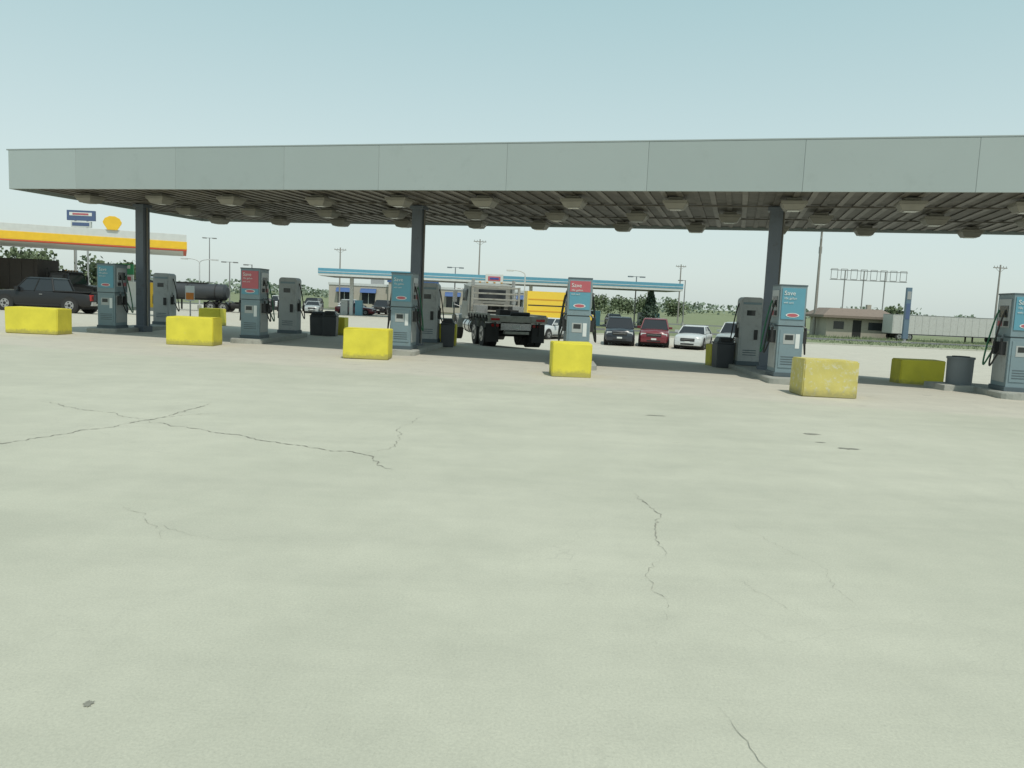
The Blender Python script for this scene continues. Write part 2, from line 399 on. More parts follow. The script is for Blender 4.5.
def gpump(x,y,rz,h=2.05):
    c=MB()
    c.box(-0.36,0.36,-0.34,0.34,0,0.12,M_body2)
    secs=[]
    for yy in (-0.30,0.30):
        pts=[(-0.33,yy,0.12),(0.33,yy,0.12)]
        for i in range(7):
            t=i/6*math.pi/2; pts.append((0.33-0.12+0.12*math.cos(t),yy,h-0.12+0.12*math.sin(t)))
        for i in range(7):
            t=math.pi/2+i/6*math.pi/2; pts.append((-0.33+0.12+0.12*math.cos(t),yy,h-0.12+0.12*math.sin(t)))
        secs.append(pts)
    c.loft(secs,M_grey)
    c.box(-0.25,0.25,-0.315,-0.303,1.30,1.75,M_grey); c.box(-0.15,0.10,-0.322,-0.316,1.50,1.66,M_scr)
    c.box(-0.27,0.27,-0.312,-0.303,0.25,1.2,M_grey)
    c.box(0.10,0.20,-0.36,-0.314,0.78,1.08,M_blk)
    c.box(-0.27,0.27,-0.317,-0.303,1.83,1.90,M_body)
    for zz in (0.30,0.37,0.44): c.box(-0.2,0.2,-0.318,-0.313,zz,zz+.025,M_body2)
    for s in (-1,1): hose(c,s,0.0,M_blk)
    c.finish("satellite_fuel_dispenser",(x,y,gz(x,y)+0.15),rz,bevel=0.014)
def island(x0,y0,x1,y1,w=1.05):
    c=MB(); d=Vector((x1-x0,y1-y0)); Ln=d.length
    n=10; ring=[]
    for i in range(n+1):
        t=-math.pi/2+math.pi*i/n; ring.append((Ln+0.25*math.cos(t),w/2*math.sin(t)))
    for i in range(n+1):
        t=math.pi/2+math.pi*i/n; ring.append((-0.25+0.25*math.cos(t),w/2*math.sin(t)))
    def P(z,s=1.0):
        out=[]
        for (a,b_) in ring:
            xx=x0+(a*d.x-b_*s*d.y)/Ln; yy=y0+(a*d.y+b_*s*d.x)/Ln
            out.append((xx,yy,gz(xx,yy)+z))
        return out
    c.loft([P(-0.1),P(0.12),P(0.15,0.95)],M_isl)
    c.finish("pump_island_kerb")
isl=[((6.74,19.4),(7.15,23.9),0),((1.70,21.0),(1.95,25.6),2),((-3.30,23.3),(-3.0,27.4),0),
 ((-8.45,25.4),(-8.40,29.2),1),((-14.2,27.6),(-14.15,31.6),0),((11.62,18.1),(12.55,22.9),0)]
for k,(p,q,red) in enumerate(isl):
    rz=math.atan2(q[1]-p[1],q[0]-p[0])-math.pi/2
    pump(p[0],p[1],rz,red)
    if k!=5: gpump(q[0],q[1],rz)
    ux,uy=(q[0]-p[0]),(q[1]-p[1]); l=math.hypot(ux,uy); ux/=l; uy/=l
    e=.5 if k!=5 else -2.5
    island(p[0]-ux*0.45,p[1]-uy*0.45,q[0]+ux*e,q[1]+uy*e)

M_bin=mat("bin_plastic",(0.06,0.065,0.07),0.5,var=0.2)
M_binc=mat("grey_bin_concrete",(0.17,0.19,0.20),0.75,var=0.12)
def bin_(x,y,s=0.26,h=0.95):
    c=MB()
    c.box(-s,s,-s,s,0,h*0.78,M_bin,taper=-0.02)
    c.box(-s-0.03,s+0.03,-s-0.03,s+0.03,h*0.78+0.002,h*0.84,M_bin)
    c.box(-s,s,-s,s,h*0.84+0.002,h,M_bin,taper=0.07)
    c.box(-s*0.6,s*0.6,-s-0.012,-s+0.05,h*0.86,h*0.95,M_blk)
    c.finish("trash_can",(x,y,gz(x,y)),0.05,bevel=0.02)
bin_(6.5,24.2); bin_(-7.9,31.6,0.3); bin_(-7.4,31.4,0.26,1.0); bin_(-2.35,27.6,0.22,1.0)
c=MB()
c.box(-0.62,0.62,-0.5,0.5,-0.05,0.15,M_isl,taper=0.02)
c.cyl((0,0,0.15),(0,0,0.78),0.29,M_binc,n=24,r1=0.30); c.cyl((0,0,0.78),(0,0,0.83),0.32,M_binc,n=24); c.cyl((0,0,0.83),(0,0,0.85),0.2,M_blk,n=24)
c.finish("round_trash_receptacle",(11.15,19.45,gz(11,19.4)),0,bevel=0.012)

# ------------------------------------------------------------------ vehicles
M_glass=mat("car_glass",(0.03,0.035,0.04),0.08,var=0.05)
M_tyre=mat("tyre",(0.03,0.03,0.03),0.85)
M_rim=mat("wheel_rim",(0.40,0.40,0.40),0.35,metal=0.6)
M_dark=mat("underbody_dark",(0.02,0.02,0.02),0.7)
M_chr=mat("chrome",(0.5,0.5,0.5),0.25,metal=0.8)
M_head=mat("headlight_glass",(0.6,0.62,0.63),0.1)
M_tail=mat("tail_light",(0.40,0.02,0.02),0.2)
def wheel(c,x,y,r,w,side,rim=None):
    rim=rim or M_rim
    c.cyl((x,y-w/2,r),(x,y+w/2,r),r,M_tyre,n=22)
    s=1 if side>0 else -1
    c.cyl((x,y+s*(w/2),r),(x,y+s*(w/2+0.012),r),r*0.60,rim,n=18)
    c.cyl((x,y+s*(w/2+0.012),r),(x,y+s*(w/2+0.02),r),r*0.2,M_dark,n=10)
    for k in range(5):
        t=k*2*math.pi/5
        c.cyl((x+r*.42*math.cos(t),y+s*(w/2+0.012),r+r*.42*math.sin(t)),(x+r*.42*math.cos(t),y+s*(w/2+0.016),r+r*.42*math.sin(t)),r*0.11,M_dark,n=6)
KIND={
 'sedan':(4.8,1.8,1.45,0.92,0.98,1.0, 1.05,0.35,-0.95,-1.65,0.33,0.22),
 'suv':(4.8,1.88,1.78,1.08,1.12,1.12, 1.15,0.65,-2.05,-2.32,0.38,0.28),
 'pickup':(5.8,1.98,1.88,1.14,1.17,1.15, 1.35,0.75,-0.65,-0.85,0.41,0.34)}
def car(name,x,y,heading,paint,kind):
    L,W,H,hood,belt,deck,fb,ft,rt,rb,wr,cl=KIND[kind]; w=W/2; c=MB(); h=L/2
    def sec(xx,ww,zb,zt,cr=0.05):
        ww*=w
        return [(xx,-ww*.88,zb),(xx,-ww*.98,zb+.10),(xx,-ww,zb+.45*(zt-zb)),(xx,-ww*.985,zt-.12),(xx,-ww*.92,zt-.03),(xx,-ww*.5,zt+cr*.6),(xx,0,zt+cr),
                (xx,ww*.5,zt+cr*.6),(xx,ww*.92,zt-.03),(xx,ww*.985,zt-.12),(xx,ww,zb+.45*(zt-zb)),(xx,ww*.98,zb+.10),(xx,ww*.88,zb)]
    rt_z=deck-0.02
    secs=[sec(-h,.86,cl+.12,rt_z-.14,0),sec(-h+.08,.94,cl+.04,rt_z-.03,0),sec(-h+.5,.99,cl,rt_z,0.01),sec(rb+.1,1,cl-.02,belt-.01,0.01),sec(0,1,cl-.04,belt,0.01),
          sec(fb,1,cl-.02,belt-.02,0.03),sec(fb+.25,.99,cl,hood,0.05),sec(h-.45,.97,cl,hood-.05,.05),sec(h-.12,.92,cl+.02,hood-.13,.03),sec(h,.84,cl+.10,hood-.30,.02)]
    c.loft(secs,paint,True)
    wb=w*.93; wt=w*.74; zb=belt-.03; zt=H-.05
    c.hexa([(rb,-wb,zb),(fb,-wb,zb),(fb,wb,zb),(rb,wb,zb),(rt,-wt,zt),(ft,-wt,zt),(ft,wt,zt),(rt,wt,zt)],M_glass)
    e=.05
    c.hexa([(rt-e,-wt-e,zt-.02),(ft+e,-wt-e,zt-.02),(ft+e,wt+e,zt-.02),(rt-e,wt+e,zt-.02),(rt+.12,-wt+.1,zt+.05),(ft-.15,-wt+.1,zt+.05),(ft-.15,wt-.1,zt+.05),(rt+.12,wt-.1,zt+.05)],paint)
    for s in (-1,1):
        c.tube([(fb,s*wb,zb),(ft,s*wt,zt)],.035,paint); c.tube([(rb,s*wb,zb),(rt,s*wt,zt)],.06,paint)
        for f in ((0.5,) if kind!='suv' else (0.36,0.72)):
            xb=fb+(rb-fb)*f; xt=ft+(rt-ft)*f
            c.tube([(xb,s*wb,zb),(xt,s*wt,zt)],.035,paint)
        c.box(fb-.35,fb-.15,*sorted((s*(wb+.02),s*(w+.17))),belt+.02,belt+.16,paint)
        for wx in (h*.64,-h*.60):
            c.cyl((wx,s*(w-.25),wr+.02),(wx,s*(w+.004),wr+.02),wr+.07,M_dark,n=24)
            wheel(c,wx,s*(w-.10),wr,.23,s)
        c.box(-h*.42,h*.44,*sorted((s*(w-.02),s*(w+.012))),cl+.02,cl+.10,M_dark)
        c.box(h-.16,h-.035,*sorted((s*w*.52,s*w*.86)),hood-.36,hood-.20,M_head)
        c.box(-h+.0,-h+.10,*sorted((s*w*.66,s*w*.92)),deck-.45,deck-.12,M_tail)
        c.box(-.25,-.07,*sorted((s*(w+.0),s*(w+.02))),belt-.22,belt-.19,M_chr)
    c.box(h-.10,h+.02,-w*.48,w*.48,hood-.40,hood-.22,M_dark)
    c.box(h-.08,h+.03,-w*.44,w*.44,hood-.31,hood-.29,M_chr)
    c.box(h-.2,h+.05,-w*.84,w*.84,cl+.06,cl+.26,paint); c.box(h-.1,h+.056,-w*.45,w*.45,cl+.08,cl+.17,M_dark)
    c.box(h+.05,h+.06,-.16,.16,cl+.19,cl+.29,M_white)
    c.box(-h-.05,-h+.2,-w*.86,w*.86,cl+.1,cl+.3,M_chr if kind=='pickup' else paint)
    c.box(-h-.06,-h-.051,-.16,.16,cl+.14,cl+.26,M_white)
    c.box(-h*.8,h*.85,-w*.8,w*.8,cl-.12,cl+.02,M_dark)
    if kind=='pickup':
        c.box(-h+.12,rb-.08,-w*.84,w*.84,deck+.0,deck+.012,M_dark)
        for s in (-1,1): c.box(-h+.06,rb-.02,*sorted((s*w*.85,s*w*.96)),deck-.02,deck+.05,paint)
        c.box(-h+.02,-h+.09,-w*.84,w*.84,deck-.05,deck+.05,paint)
    c.finish(name,(x,y,gz(x,y)),heading,bevel=0.015)
def paint(n,col,coat=.4,rough=.3): return mat(n,col,rough,var=0.04,coat=coat)
P_blk=paint("car_paint_black",(0.012,0.012,0.013),0.15,0.45); P_dk=paint("car_paint_dark_blue",(0.03,0.036,0.045)); P_rd=paint("car_paint_maroon",(0.17,0.022,0.03))
P_wh=paint("car_paint_white",(0.55,0.57,0.57)); P_sv=paint("car_paint_silver",(0.36,0.39,0.39))
car("pickup_truck",-25.9,43.5,rad(178),P_blk,'pickup')
car("parked_suv",6.85,51,rad(-97),P_dk,'suv'); car("parked_suv",9.15,51,rad(-101),P_rd,'suv')
car("parked_car",11.5,50,rad(-112),P_wh,'sedan'); car("parked_suv",14.15,49.5,rad(-118),P_sv,'suv')
car("parked_car",2.5,55,rad(-125),P_wh,'sedan')
for (x,y,hd,pp,kk) in [(-19.5,96,-10,P_rd,'sedan'),(-24.5,95,-80,P_sv,'sedan'),(-15,100,-85,P_dk,'suv'),(-28.5,98,-85,P_rd,'sedan'),
    (-21.8,102,-90,P_wh,'suv'),(-17.6,104,-92,P_blk,'pickup'),(-11.8,101,-88,P_sv,'sedan'),(-26.6,103,-88,P_blk,'suv'),(9.5,98,-90,P_wh,'suv'),(12.4,98,-88,P_dk,'sedan'),(-31.5,104,10,P_wh,'pickup')]:
    car("parked_car" if kk=='sedan' else ("parked_suv" if kk=='suv' else "pickup_truck"),x,y,rad(hd),pp,kk)

def semi(name,x,y,heading,cabm,trail=None,metal_=None,scale=1.0,extras=False):
    metal_=metal_ or M_chr
    c=MB()
    for s in (-1,1): c.box(0,6.6,s*.42-.05,s*.42+.05,.72,.98,M_dark)
    for xx in (.1,1.4,2.8,4.2): c.box(xx,xx+.12,-.37,.37,.74,.94,M_dark)
    r=.51
    for ax in (.75,2.05):
        c.cyl((ax,-.9,r),(ax,.9,r),.09,M_dark,n=10)
        for s in (-1,1):
            wheel(c,ax,s*.78,r,.25,s); wheel(c,ax,s*1.08,r,.25,s)
            pts=[]
            for i in range(9):
                t=rad(25+130*i/8); pts.append((ax+.62*math.cos(t),.62*math.sin(t)+r))
            ya,yb=sorted((s*.66,s*1.24))
            sec1=[(p[0],ya,p[1]) for p in pts]; sec2=[(p[0],yb,p[1]) for p in pts]
            n=len(pts); c.add(sec1+sec2,[(i,i+1,n+i+1,n+i) for i in range(n-1)],cabm)
            c.add([(p[0],ya,p[1]+.025) for p in pts]+[(p[0],yb,p[1]+.025) for p in pts],[(i,i+1,n+i+1,n+i) for i in range(n-1)],cabm)
    for s in (-1,1):
        c.box(.03,.05,*sorted((s*.68,s*1.22)),.22,.95,M_blk)
        c.box(.0,.06,*sorted((s*.62,s*1.24)),.95,1.02,metal_)
        c.cyl((.0,s*.95,.88),(-.03,s*.95,.88),.06,M_tail,n=12); c.cyl((.0,s*.75,.88),(-.03,s*.75,.88),.06,M_tail,n=12)
    c.box(-.06,.0,-.62,.62,.70,.98,metal_); c.box(-.08,-.061,-.16,.16,.76,.9,M_white)
    c.box(2.75,4.3,-.45,.45,.985,1.02,metal_)
    if not extras:
        c.cyl((1.4,0,1.08),(1.4,0,1.15),.46,M_dark,n=20); c.box(.75,1.1,-.3,.3,.99,1.1,M_dark,taper=.03)
    for s in (-1,1):
        c.cyl((2.9,s*.92,.72),(4.3,s*.92,.72),.31,metal_,n=18)
        for xx in (3.1,3.9): c.cyl((xx,s*.92,.72),(xx+.05,s*.92,.72),.325,M_dark,n=18)
    c.loft([[(xx,-1.08*k,1.0),(xx,1.08*k,1.0),(xx,1.1*k,1.6),(xx,1.02*k,zt-.12),(xx,.85*k,zt),(xx,-.85*k,zt),(xx,-1.02*k,zt-.12),(xx,-1.1*k,1.6)]
            for xx,k,zt in ((4.0,.97,2.50),(4.1,1,2.56),(5.0,1,2.62),(5.3,.98,2.56))],cabm)
    c.hexa([(5.28,-1.03,1.65),(5.62,-1.0,1.65),(5.62,1.0,1.65),(5.28,1.03,1.65),(5.26,-.96,2.45),(5.36,-.93,2.45),(5.36,.93,2.45),(5.26,.96,2.45)],M_glass)
    c.box(3.975,3.995,-.62,.62,1.85,2.32,M_glass)
    c.box(3.97,3.99,-.9,.9,1.55,1.6,metal_)
    for s in (-1,1):
        c.box(4.25,5.05,*sorted((s*1.06,s*1.107)),1.78,2.3,M_glass)
        c.tube([(5.2,s*1.05,2.3),(5.35,s*1.42,2.35),(5.35,s*1.42,1.6),(5.25,s*1.1,1.5)],.02,metal_)
        c.box(5.31,5.36,*sorted((s*1.3,s*1.5)),1.7,2.25,metal_)
        c.cyl((3.82,s*.92,.95),(3.82,s*.92,2.75),.075,metal_,n=12)
        c.box(3.3,3.9,*sorted((s*.72,s*1.2)),1.035,1.12,metal_)
    c.box(5.3,5.62,-.95,.95,2.47,2.53,cabm)
    for k in range(5): c.box(4.95,5.08,-.72+.34*k,-.64+.34*k,2.62,2.68,mat("marker_amber",(.5,.25,.03),.3))
    c.loft([[(xx,-w_,z_),(xx,w_,z_),(xx,w_,zt-.2),(xx,w_*.82,zt),(xx,-w_*.82,zt),(xx,-w_,zt-.2)] for xx,w_,z_,zt in ((5.3,.86,.95,1.75),(6.4,.78,.85,1.65),(7.0,.68,.8,1.55))],cabm)
    c.box(7.0,7.06,-.55,.55,.8,1.45,metal_); c.box(6.95,7.3,-1.18,1.18,.42,.75,metal_)
    for s in (-1,1):
        wheel(c,6.15,s*1.02,.51,.27,s)
        n=9; pts=[(6.15+.64*math.cos(rad(5+170*i/8)),.64*math.sin(rad(5+170*i/8))+r) for i in range(9)]
        ya,yb=sorted((s*.78,s*1.2))
        c.add([(p[0],ya,p[1]) for p in pts]+[(p[0],yb,p[1]) for p in pts],[(i,i+1,n+i+1,n+i) for i in range(n-1)],cabm)
        c.box(6.7,6.95,*sorted((s*.75,s*1.05)),.95,1.15,M_head)
    if extras:
        M_deck=mat("flatbed_deck",(0.36,0.36,0.32),.7,var=.2,scale=3,dirt=.5,dirtcol=(.2,.18,.14))
        # short flatbed deck, stake pockets, chains, bulkhead
        c.box(-.25,3.3,-1.22,1.22,1.17,1.26,M_deck)
        for i in range(7):
            xx=-.15+i*.52
            for s in (-1,1): c.box(xx,xx+.10,*sorted((s*1.221,s*1.27)),1.12,1.27,M_dark)
        c.box(-.29,-.251,-1.22,1.22,1.02,1.27,M_deck)
        for s in (-1,1):
            c.box(-.31,-.291,*sorted((s*.75,s*1.1)),1.08,1.17,M_tail)
            c.box(-.2,3.25,*sorted((s*1.12,s*1.2)),1.261,1.33,M_deck)
            c.box(3.31,3.39,s*1.05-.05,s*1.05+.05,1.12,2.45,M_deck)
            c.box(2.5,3.2,*sorted((s*.55,s*1.05)),1.262,1.62,M_chr)
            c.box(-.24,-.16,s*.9-.03,s*.9+.03,.5,1.02,M_dark)
        for zz in (1.35,1.6,1.85,2.1): c.box(3.32,3.38,-.999,.999,zz,zz+.07,M_deck)
        c.box(3.32,3.38,-.999,.999,2.36,2.44,M_deck)
        for yy in (-.6,-.2,.2,.6): c.box(3.325,3.375,yy-.025,yy+.025,1.43,1.59,M_dark)
        c.box(3.55,3.8,-.45,.45,1.1,1.7,M_dark)
        c.box(1.2,1.9,-.45,.35,1.262,1.48,M_dark); c.cyl((.5,-.7,1.34),(.5,.1,1.34),.08,M_dark,n=10)
        c.box(-.22,.02,-.5,.5,.55,.66,M_deck)
    if trail:
        kind,tm=trail
        if kind=='box':
            c.box(-11.5,3.3,-1.25,1.25,1.16,3.3,tm)
            x_=-11.4
            while x_<3.2:
                for s in (-1,1): c.box(x_,x_+.06,*sorted((s*1.252,s*1.28)),1.2,3.2,tm)
                x_+=.9
            c.box(-11.5,3.3,-1.27,1.27,3.3,3.34,M_dark)
        else:
            c.cyl((-9.3,0,2.05),(1.9,0,2.05),.88,tm,n=28)
            c.cyl((-9.55,0,2.05),(-9.3,0,2.05),.6,tm,r1=.88,n=28); c.cyl((1.9,0,2.05),(2.15,0,2.05),.88,tm,r1=.6,n=28)
            for xx in (-8,-5,-2,1): c.cyl((xx,0,2.05),(xx+.1,0,2.05),.91,metal_,n=28)
            c.box(-7,0,-.3,.3,2.92,3.02,metal_); c.box(-9.4,1.5,-.5,.5,1.16,1.3,M_dark)
        for ax in (-10.2 if kind=='box' else -8.2,-9.0 if kind=='box' else -7.0):
            for s in (-1,1): wheel(c,ax,s*1.05,r,.5,s)
            c.box(ax-.3,ax+.3,-.5,.5,.6,1.16,M_dark)
        for s in (-1,1): c.box(-3.2,-3.05,s*.8-.06,s*.8+.06,.1,1.16,M_dark)
    c.finish(name,(x,y,gz(x,y)),heading,bevel=0.01,seg=1,scale=scale)
P_cab=mat("truck_cab_dusty_grey",(0.30,0.31,0.285),0.5,var=.1,scale=1.5,dirt=.4,dirtcol=(.22,.2,.16)); P_cabd=paint("truck_cab_black",(0.02,0.02,0.022),.1,.5)
M_trd=mat("trailer_dark",(0.035,0.03,0.027),0.6); M_tank=mat("tank_metal_dark",(0.05,0.055,0.06),0.5,metal=0.2)
semi("flatbed_truck",0.05,31.0,rad(90+16),P_cab,extras=True)
semi("dump_semi_truck",-37.2,57,rad(-2),P_cabd,('box',M_trd),M_dark)
semi("tanker_truck",-33.0,84,rad(0),P_cabd,('tank',M_tank),M_dark)

P_yel=paint("truck_paint_yellow",(0.82,0.56,0.05))
c=MB()
c.box(-3.4,1.5,-1.15,1.15,.95,3.6,P_yel)
for z in (1.5,2.1,2.7):
    for s in (-1,1): c.box(-3.3,1.4,*sorted((s*1.152,s*1.165)),z,z+.12,M_dark if z==2.1 else mat("stripe_orange",(.6,.28,.02)))
c.loft([[(xx,-1,.6),(xx,1,.6),(xx,1,z_-.1),(xx,.85,z_),(xx,-.85,z_),(xx,-1,z_-.1)] for xx,z_ in ((1.6,2.5),(2.5,2.5),(3.0,1.6),(3.9,1.35))],P_yel)
c.box(1.9,2.6,-1.02,1.02,1.5,2.2,M_glass); c.box(-3.4,3.8,-.5,.5,.5,.93,M_dark)
for s in (-1,1):
    wheel(c,3.1,s*.95,.42,.28,s); wheel(c,-2.2,s*.95,.42,.5,s)
c.finish("yellow_box_truck",(4.4,82,gz(4,82)),rad(8),bevel=.03)

# ------------------------------------------------------------------ far blue canopy station
M_cyanf=mat("blue_fascia",(0.11,0.31,0.42),0.4); M_wf=mat("white_fascia",(0.58,0.60,0.58),0.5); M_dksof=mat("far_soffit",(0.24,0.26,0.26),0.7)
c=MB()
c.box(0,41,0,8,.02,.85,M_wf); c.box(-.03,41.03,-.03,8.03,.28,.86,M_cyanf); c.box(-.05,41.05,-.05,8.05,.45,.52,M_wf); c.box(.2,40.8,.2,7.8,-.02,.018,M_dksof)
c.box(18.7,20.7,-.12,-.055,-.1,1.0,M_wf); c.box(19,20.4,-.16,-.122,.25,.75,M_red); c.box(19.2,20.2,-.19,-.162,.4,.6,mat("sign_blue",(.03,.07,.3)))
for xx in (3,10,17,24,31,38): c.box(xx-.2,xx+.2,3.8,4.2,-4.6,-.02,M_wf)
for xx in (3,10,17,24,31,38):
    c.box(xx-1.2,xx-.4,3.6,4.4,-4.5,-2.6,M_grey); c.box(xx+.5,xx+1.3,3.6,4.4,-4.5,-2.6,M_cy); c.box(xx-1.6,xx+1.6,3.4,4.6,-4.6,-4.35,M_isl)
c.finish("blue_fuel_station_canopy",(-22.2,88,3.60),rad(1),bevel=0.01,seg=1)

M_yf=mat("yellow_fascia",(0.80,0.50,0.03),0.4)
c=MB()
c.box(-30,0,0,10,.02,1.10,M_wf); c.box(-30.02,.03,-.04,10.03,.08,.60,M_yf); c.box(-30,.02,-.03,10.02,-.02,.06,mat("red_line",(.6,.08,.03)))
c.box(-29.8,-.2,.2,9.8,-.06,-.03,M_wf)
for xx in (-3,-14.5,-19,-27):
    c.box(xx-.2,xx+.2,4.8,5.2,-4.4,-.06,M_wf); c.box(xx-1.5,xx+1.5,4.3,5.7,-4.4,-4.15,M_isl)
    c.box(xx-1.2,xx-.4,4.7,5.5,-4.15,-2.3,M_wf); c.box(xx+.45,xx+1.2,4.7,5.5,-4.15,-2.3,M_yf)
fan=[(-.3,-.02),( .3,-.02)]
for i in range(13):
    t=rad(-10+200*i/12); rr=.55+.03*(i%2); fan.append((rr*math.cos(t),.45+rr*math.sin(t)*.8))
c.add([(-4.6+p[0],-.12,1.1+p[1]) for p in fan]+[(-4.6+p[0],.03,1.1+p[1]) for p in fan],
      [tuple(range(len(fan))),tuple(len(fan)+i for i in range(len(fan)))]+[(i,(i+1)%len(fan),len(fan)+(i+1)%len(fan),len(fan)+i) for i in range(len(fan))],M_yf)
c.finish("yellow_fuel_station_canopy",(-23.1,55,4.20),rad(23),bevel=0.01,seg=1)
M_gs=mat("green_sign",(.03,.3,.12),.4)
c=MB(); c.cyl((0,0,0),(0,0,3.0),.07,M_rim); c.box(-.75,.75,-.08,.08,3.0,3.8,M_gs); c.box(-.55,.55,-.1,-.083,3.45,3.72,M_white); c.box(-.75,.75,-.08,.08,2.4,2.99,M_white); c.box(-.6,.6,-.1,-.083,2.55,2.85,M_red)
c.finish("price_sign",(-30.0,60,gz(-31,61)),0,bevel=.01)
c=MB(); c.cyl((0,0,0),(0,0,1.7),.03,M_rim); c.box(-.2,.2,-.045,-.035,1.1,1.75,M_white); c.box(-.17,.17,-.055,-.046,1.15,1.45,mat("orange",(.6,.2,.03)))
c.finish("warning_sign",(-14.2,34.2,0),0)
M_navy=mat("navy_sign",(.08,.12,.23),.4)
c=MB()
for s in (-1,1): c.cyl((s*.9,0,0),(s*.9,0,11.2),.14,M_rim)
c.box(-2.1,2.1,-.2,.2,11.2,12.7,M_navy); c.box(-1.7,1.7,-.23,-.205,11.9,12.4,M_white); c.box(-1.2,1.2,-.26,-.235,12.02,12.28,M_red)
c.box(-1.5,1.5,-.2,.2,10.2,11.1,M_wf); c.box(-1.3,1.3,-.23,-.205,10.4,10.9,M_navy)
c.finish("high_pole_sign",(-65.8,119,-.3),0,bevel=.02)

# ------------------------------------------------------------------ buildings
M_beige=mat("stucco_beige",(0.42,0.39,0.33),0.8,var=.08); M_roof=mat("roof_brown",(0.22,0.175,0.145),.8); M_bw=mat("blue_awning",(.05,.11,.28),.5)
M_tan=mat("tan_wall",(0.36,0.335,0.28),0.8,var=.15)
c=MB()
c.box(0,40,0,14,-.2,3.6,M_beige); c.box(-.1,40.1,-.1,14.1,3.6,4.0,M_wf); c.box(10,18,-.8,0-.003,-.1,4.6,M_beige); c.box(9.8,18.2,-.95,-.1,4.4,4.9,M_bw)
for xx in (1.5,5.5,19.5,23.5,27.5,31,35):
    c.box(xx,xx+2.2,-.03,.05,.7,2.5,M_glass); c.hexa([(xx-.2,-.9,2.5),(xx+2.4,-.9,2.5),(xx+2.4,-.03,2.5),(xx-.2,-.03,2.5),(xx-.2,-.4,3.0),(xx+2.4,-.4,3.0),(xx+2.4,-.03,3.2),(xx-.2,-.03,3.2)],M_bw)
    c.box(xx+1.05,xx+1.15,-.06,-.031,.7,2.5,M_wf)
c.box(12.5,15.5,-.85,-.803,0,2.4,M_glass); c.box(13.95,14.05,-.88,-.851,0,2.4,M_wf); c.box(11,17,-.86,-.803,3.1,4.1,M_navy); c.box(11.4,16.6,-.885,-.865,3.4,3.8,M_white)
for xx in (6,24): c.box(xx,xx+2,5,7,4.0,5.0,M_rim)
c.finish("convenience_store",(-31,130,-0.5),0,bevel=.02)
c=MB()
c.box(0,7.2,0,6,-.1,2.2,M_tan)
c.loft([[(-.7,-.8,2.2),(7.9,-.8,2.2),(7.9,6.8,2.2),(-.7,6.8,2.2)],[(-.7,-.8,2.5),(7.9,-.8,2.5),(7.9,6.8,2.5),(-.7,6.8,2.5)],[(.6,.9,3.35),(6.6,.9,3.35),(6.6,5.1,3.35),(.6,5.1,3.35)]],M_roof)
c.box(.8,2.0,-.03,.05,.9,1.8,M_glass); c.box(3,4,-.03,.05,0,2.0,M_dark); c.box(4.8,6.4,-.03,.05,.9,1.8,M_glass)
c.box(5.4,5.9,2.4,2.9,3.2,3.9,M_tan)
c.finish("low_brown_building",(36.6,92,gz(36,92)),rad(-3),bevel=.02)
c=MB(); c.box(0,30,0,12,0,4.2,M_wf); c.hexa([(-.5,-.5,4.2),(30.5,-.5,4.2),(30.5,12.5,4.2),(-.5,12.5,4.2),(-.5,5.5,5.6),(30.5,5.5,5.6),(30.5,6.5,5.6),(-.5,6.5,5.6)],M_rim)
for xx in (3,10,17,24): c.box(xx,xx+3,-.05,.05,0,3.2,M_dksof)
c.finish("metal_warehouse",(-150,260,0),0)
M_tw=mat("trailer_white",(0.52,0.525,0.50),0.5,var=.08,dirt=.3,dirtcol=(.38,.36,.31))
def trailer(x,y,L,rz):
    c=MB(); c.box(0,L,-1.2,1.2,.75,2.85,M_tw)
    xx=.1
    while xx<L-.1: c.box(xx,xx+.05,-1.225,-1.202,.8,2.8,M_tw); xx+=.8
    c.box(-.02,L+.02,-1.23,1.23,2.85,2.9,M_rim); c.box(-.02,L+.02,-1.23,1.23,.68,.748,M_dark)
    for ax in (.9,2.0):
        for s in (-1,1): wheel(c,ax,s*.95,.42,.4,s)
        c.box(ax-.3,ax+.3,-.5,.5,.4,.68,M_dark)
    for s in (-1,1): c.box(L-2.6,L-2.45,s*.7-.06,s*.7+.06,0,.68,M_dark)
    c.finish("semi_trailer",(x,y,gz(x,y)),rz,bevel=.02,seg=1)
trailer(42.3,89,11.9,0); trailer(54.9,91,5.0,rad(2)); trailer(62,90,12,0)

M_st=mat("steel_frame",(0.28,0.28,0.27),.6)
c=MB()
for xx in (1.9,4.3,7.0): c.cyl((xx,0,0),(xx,0,8.2),.08,M_st,n=8)
for z in (7.0,8.2): c.cyl((0,0,z),(9.8,0,z),.045,M_st,n=8)
for i in range(8):
    xx=.1+i*1.25
    c.tube([(xx,-.08,7.1),(xx,-.08,8.35),(xx+.8,-.08,8.35),(xx+.8,-.08,7.1),(xx,-.08,7.1)],.035,M_st,n=6)
c.finish("empty_billboard_frame",(39.7,100,-.8),0)
c=MB(); c.box(-.26,.26,-.15,.15,0.4,5.6,mat("pylon_blue",(.12,.18,.24),.4)); c.box(-.2,.2,-.17,-.152,4.4,5.2,M_rim); c.box(-.12,.12,-.1,.1,0,.398,M_rim); c.box(-.2,.2,-.17,-.152,2.4,4.0,M_navy); c.box(-.45,.45,-.4,.4,-.1,.12,M_isl)
c.finish("pylon_sign",(39.9,80,-.8),0,bevel=.02)

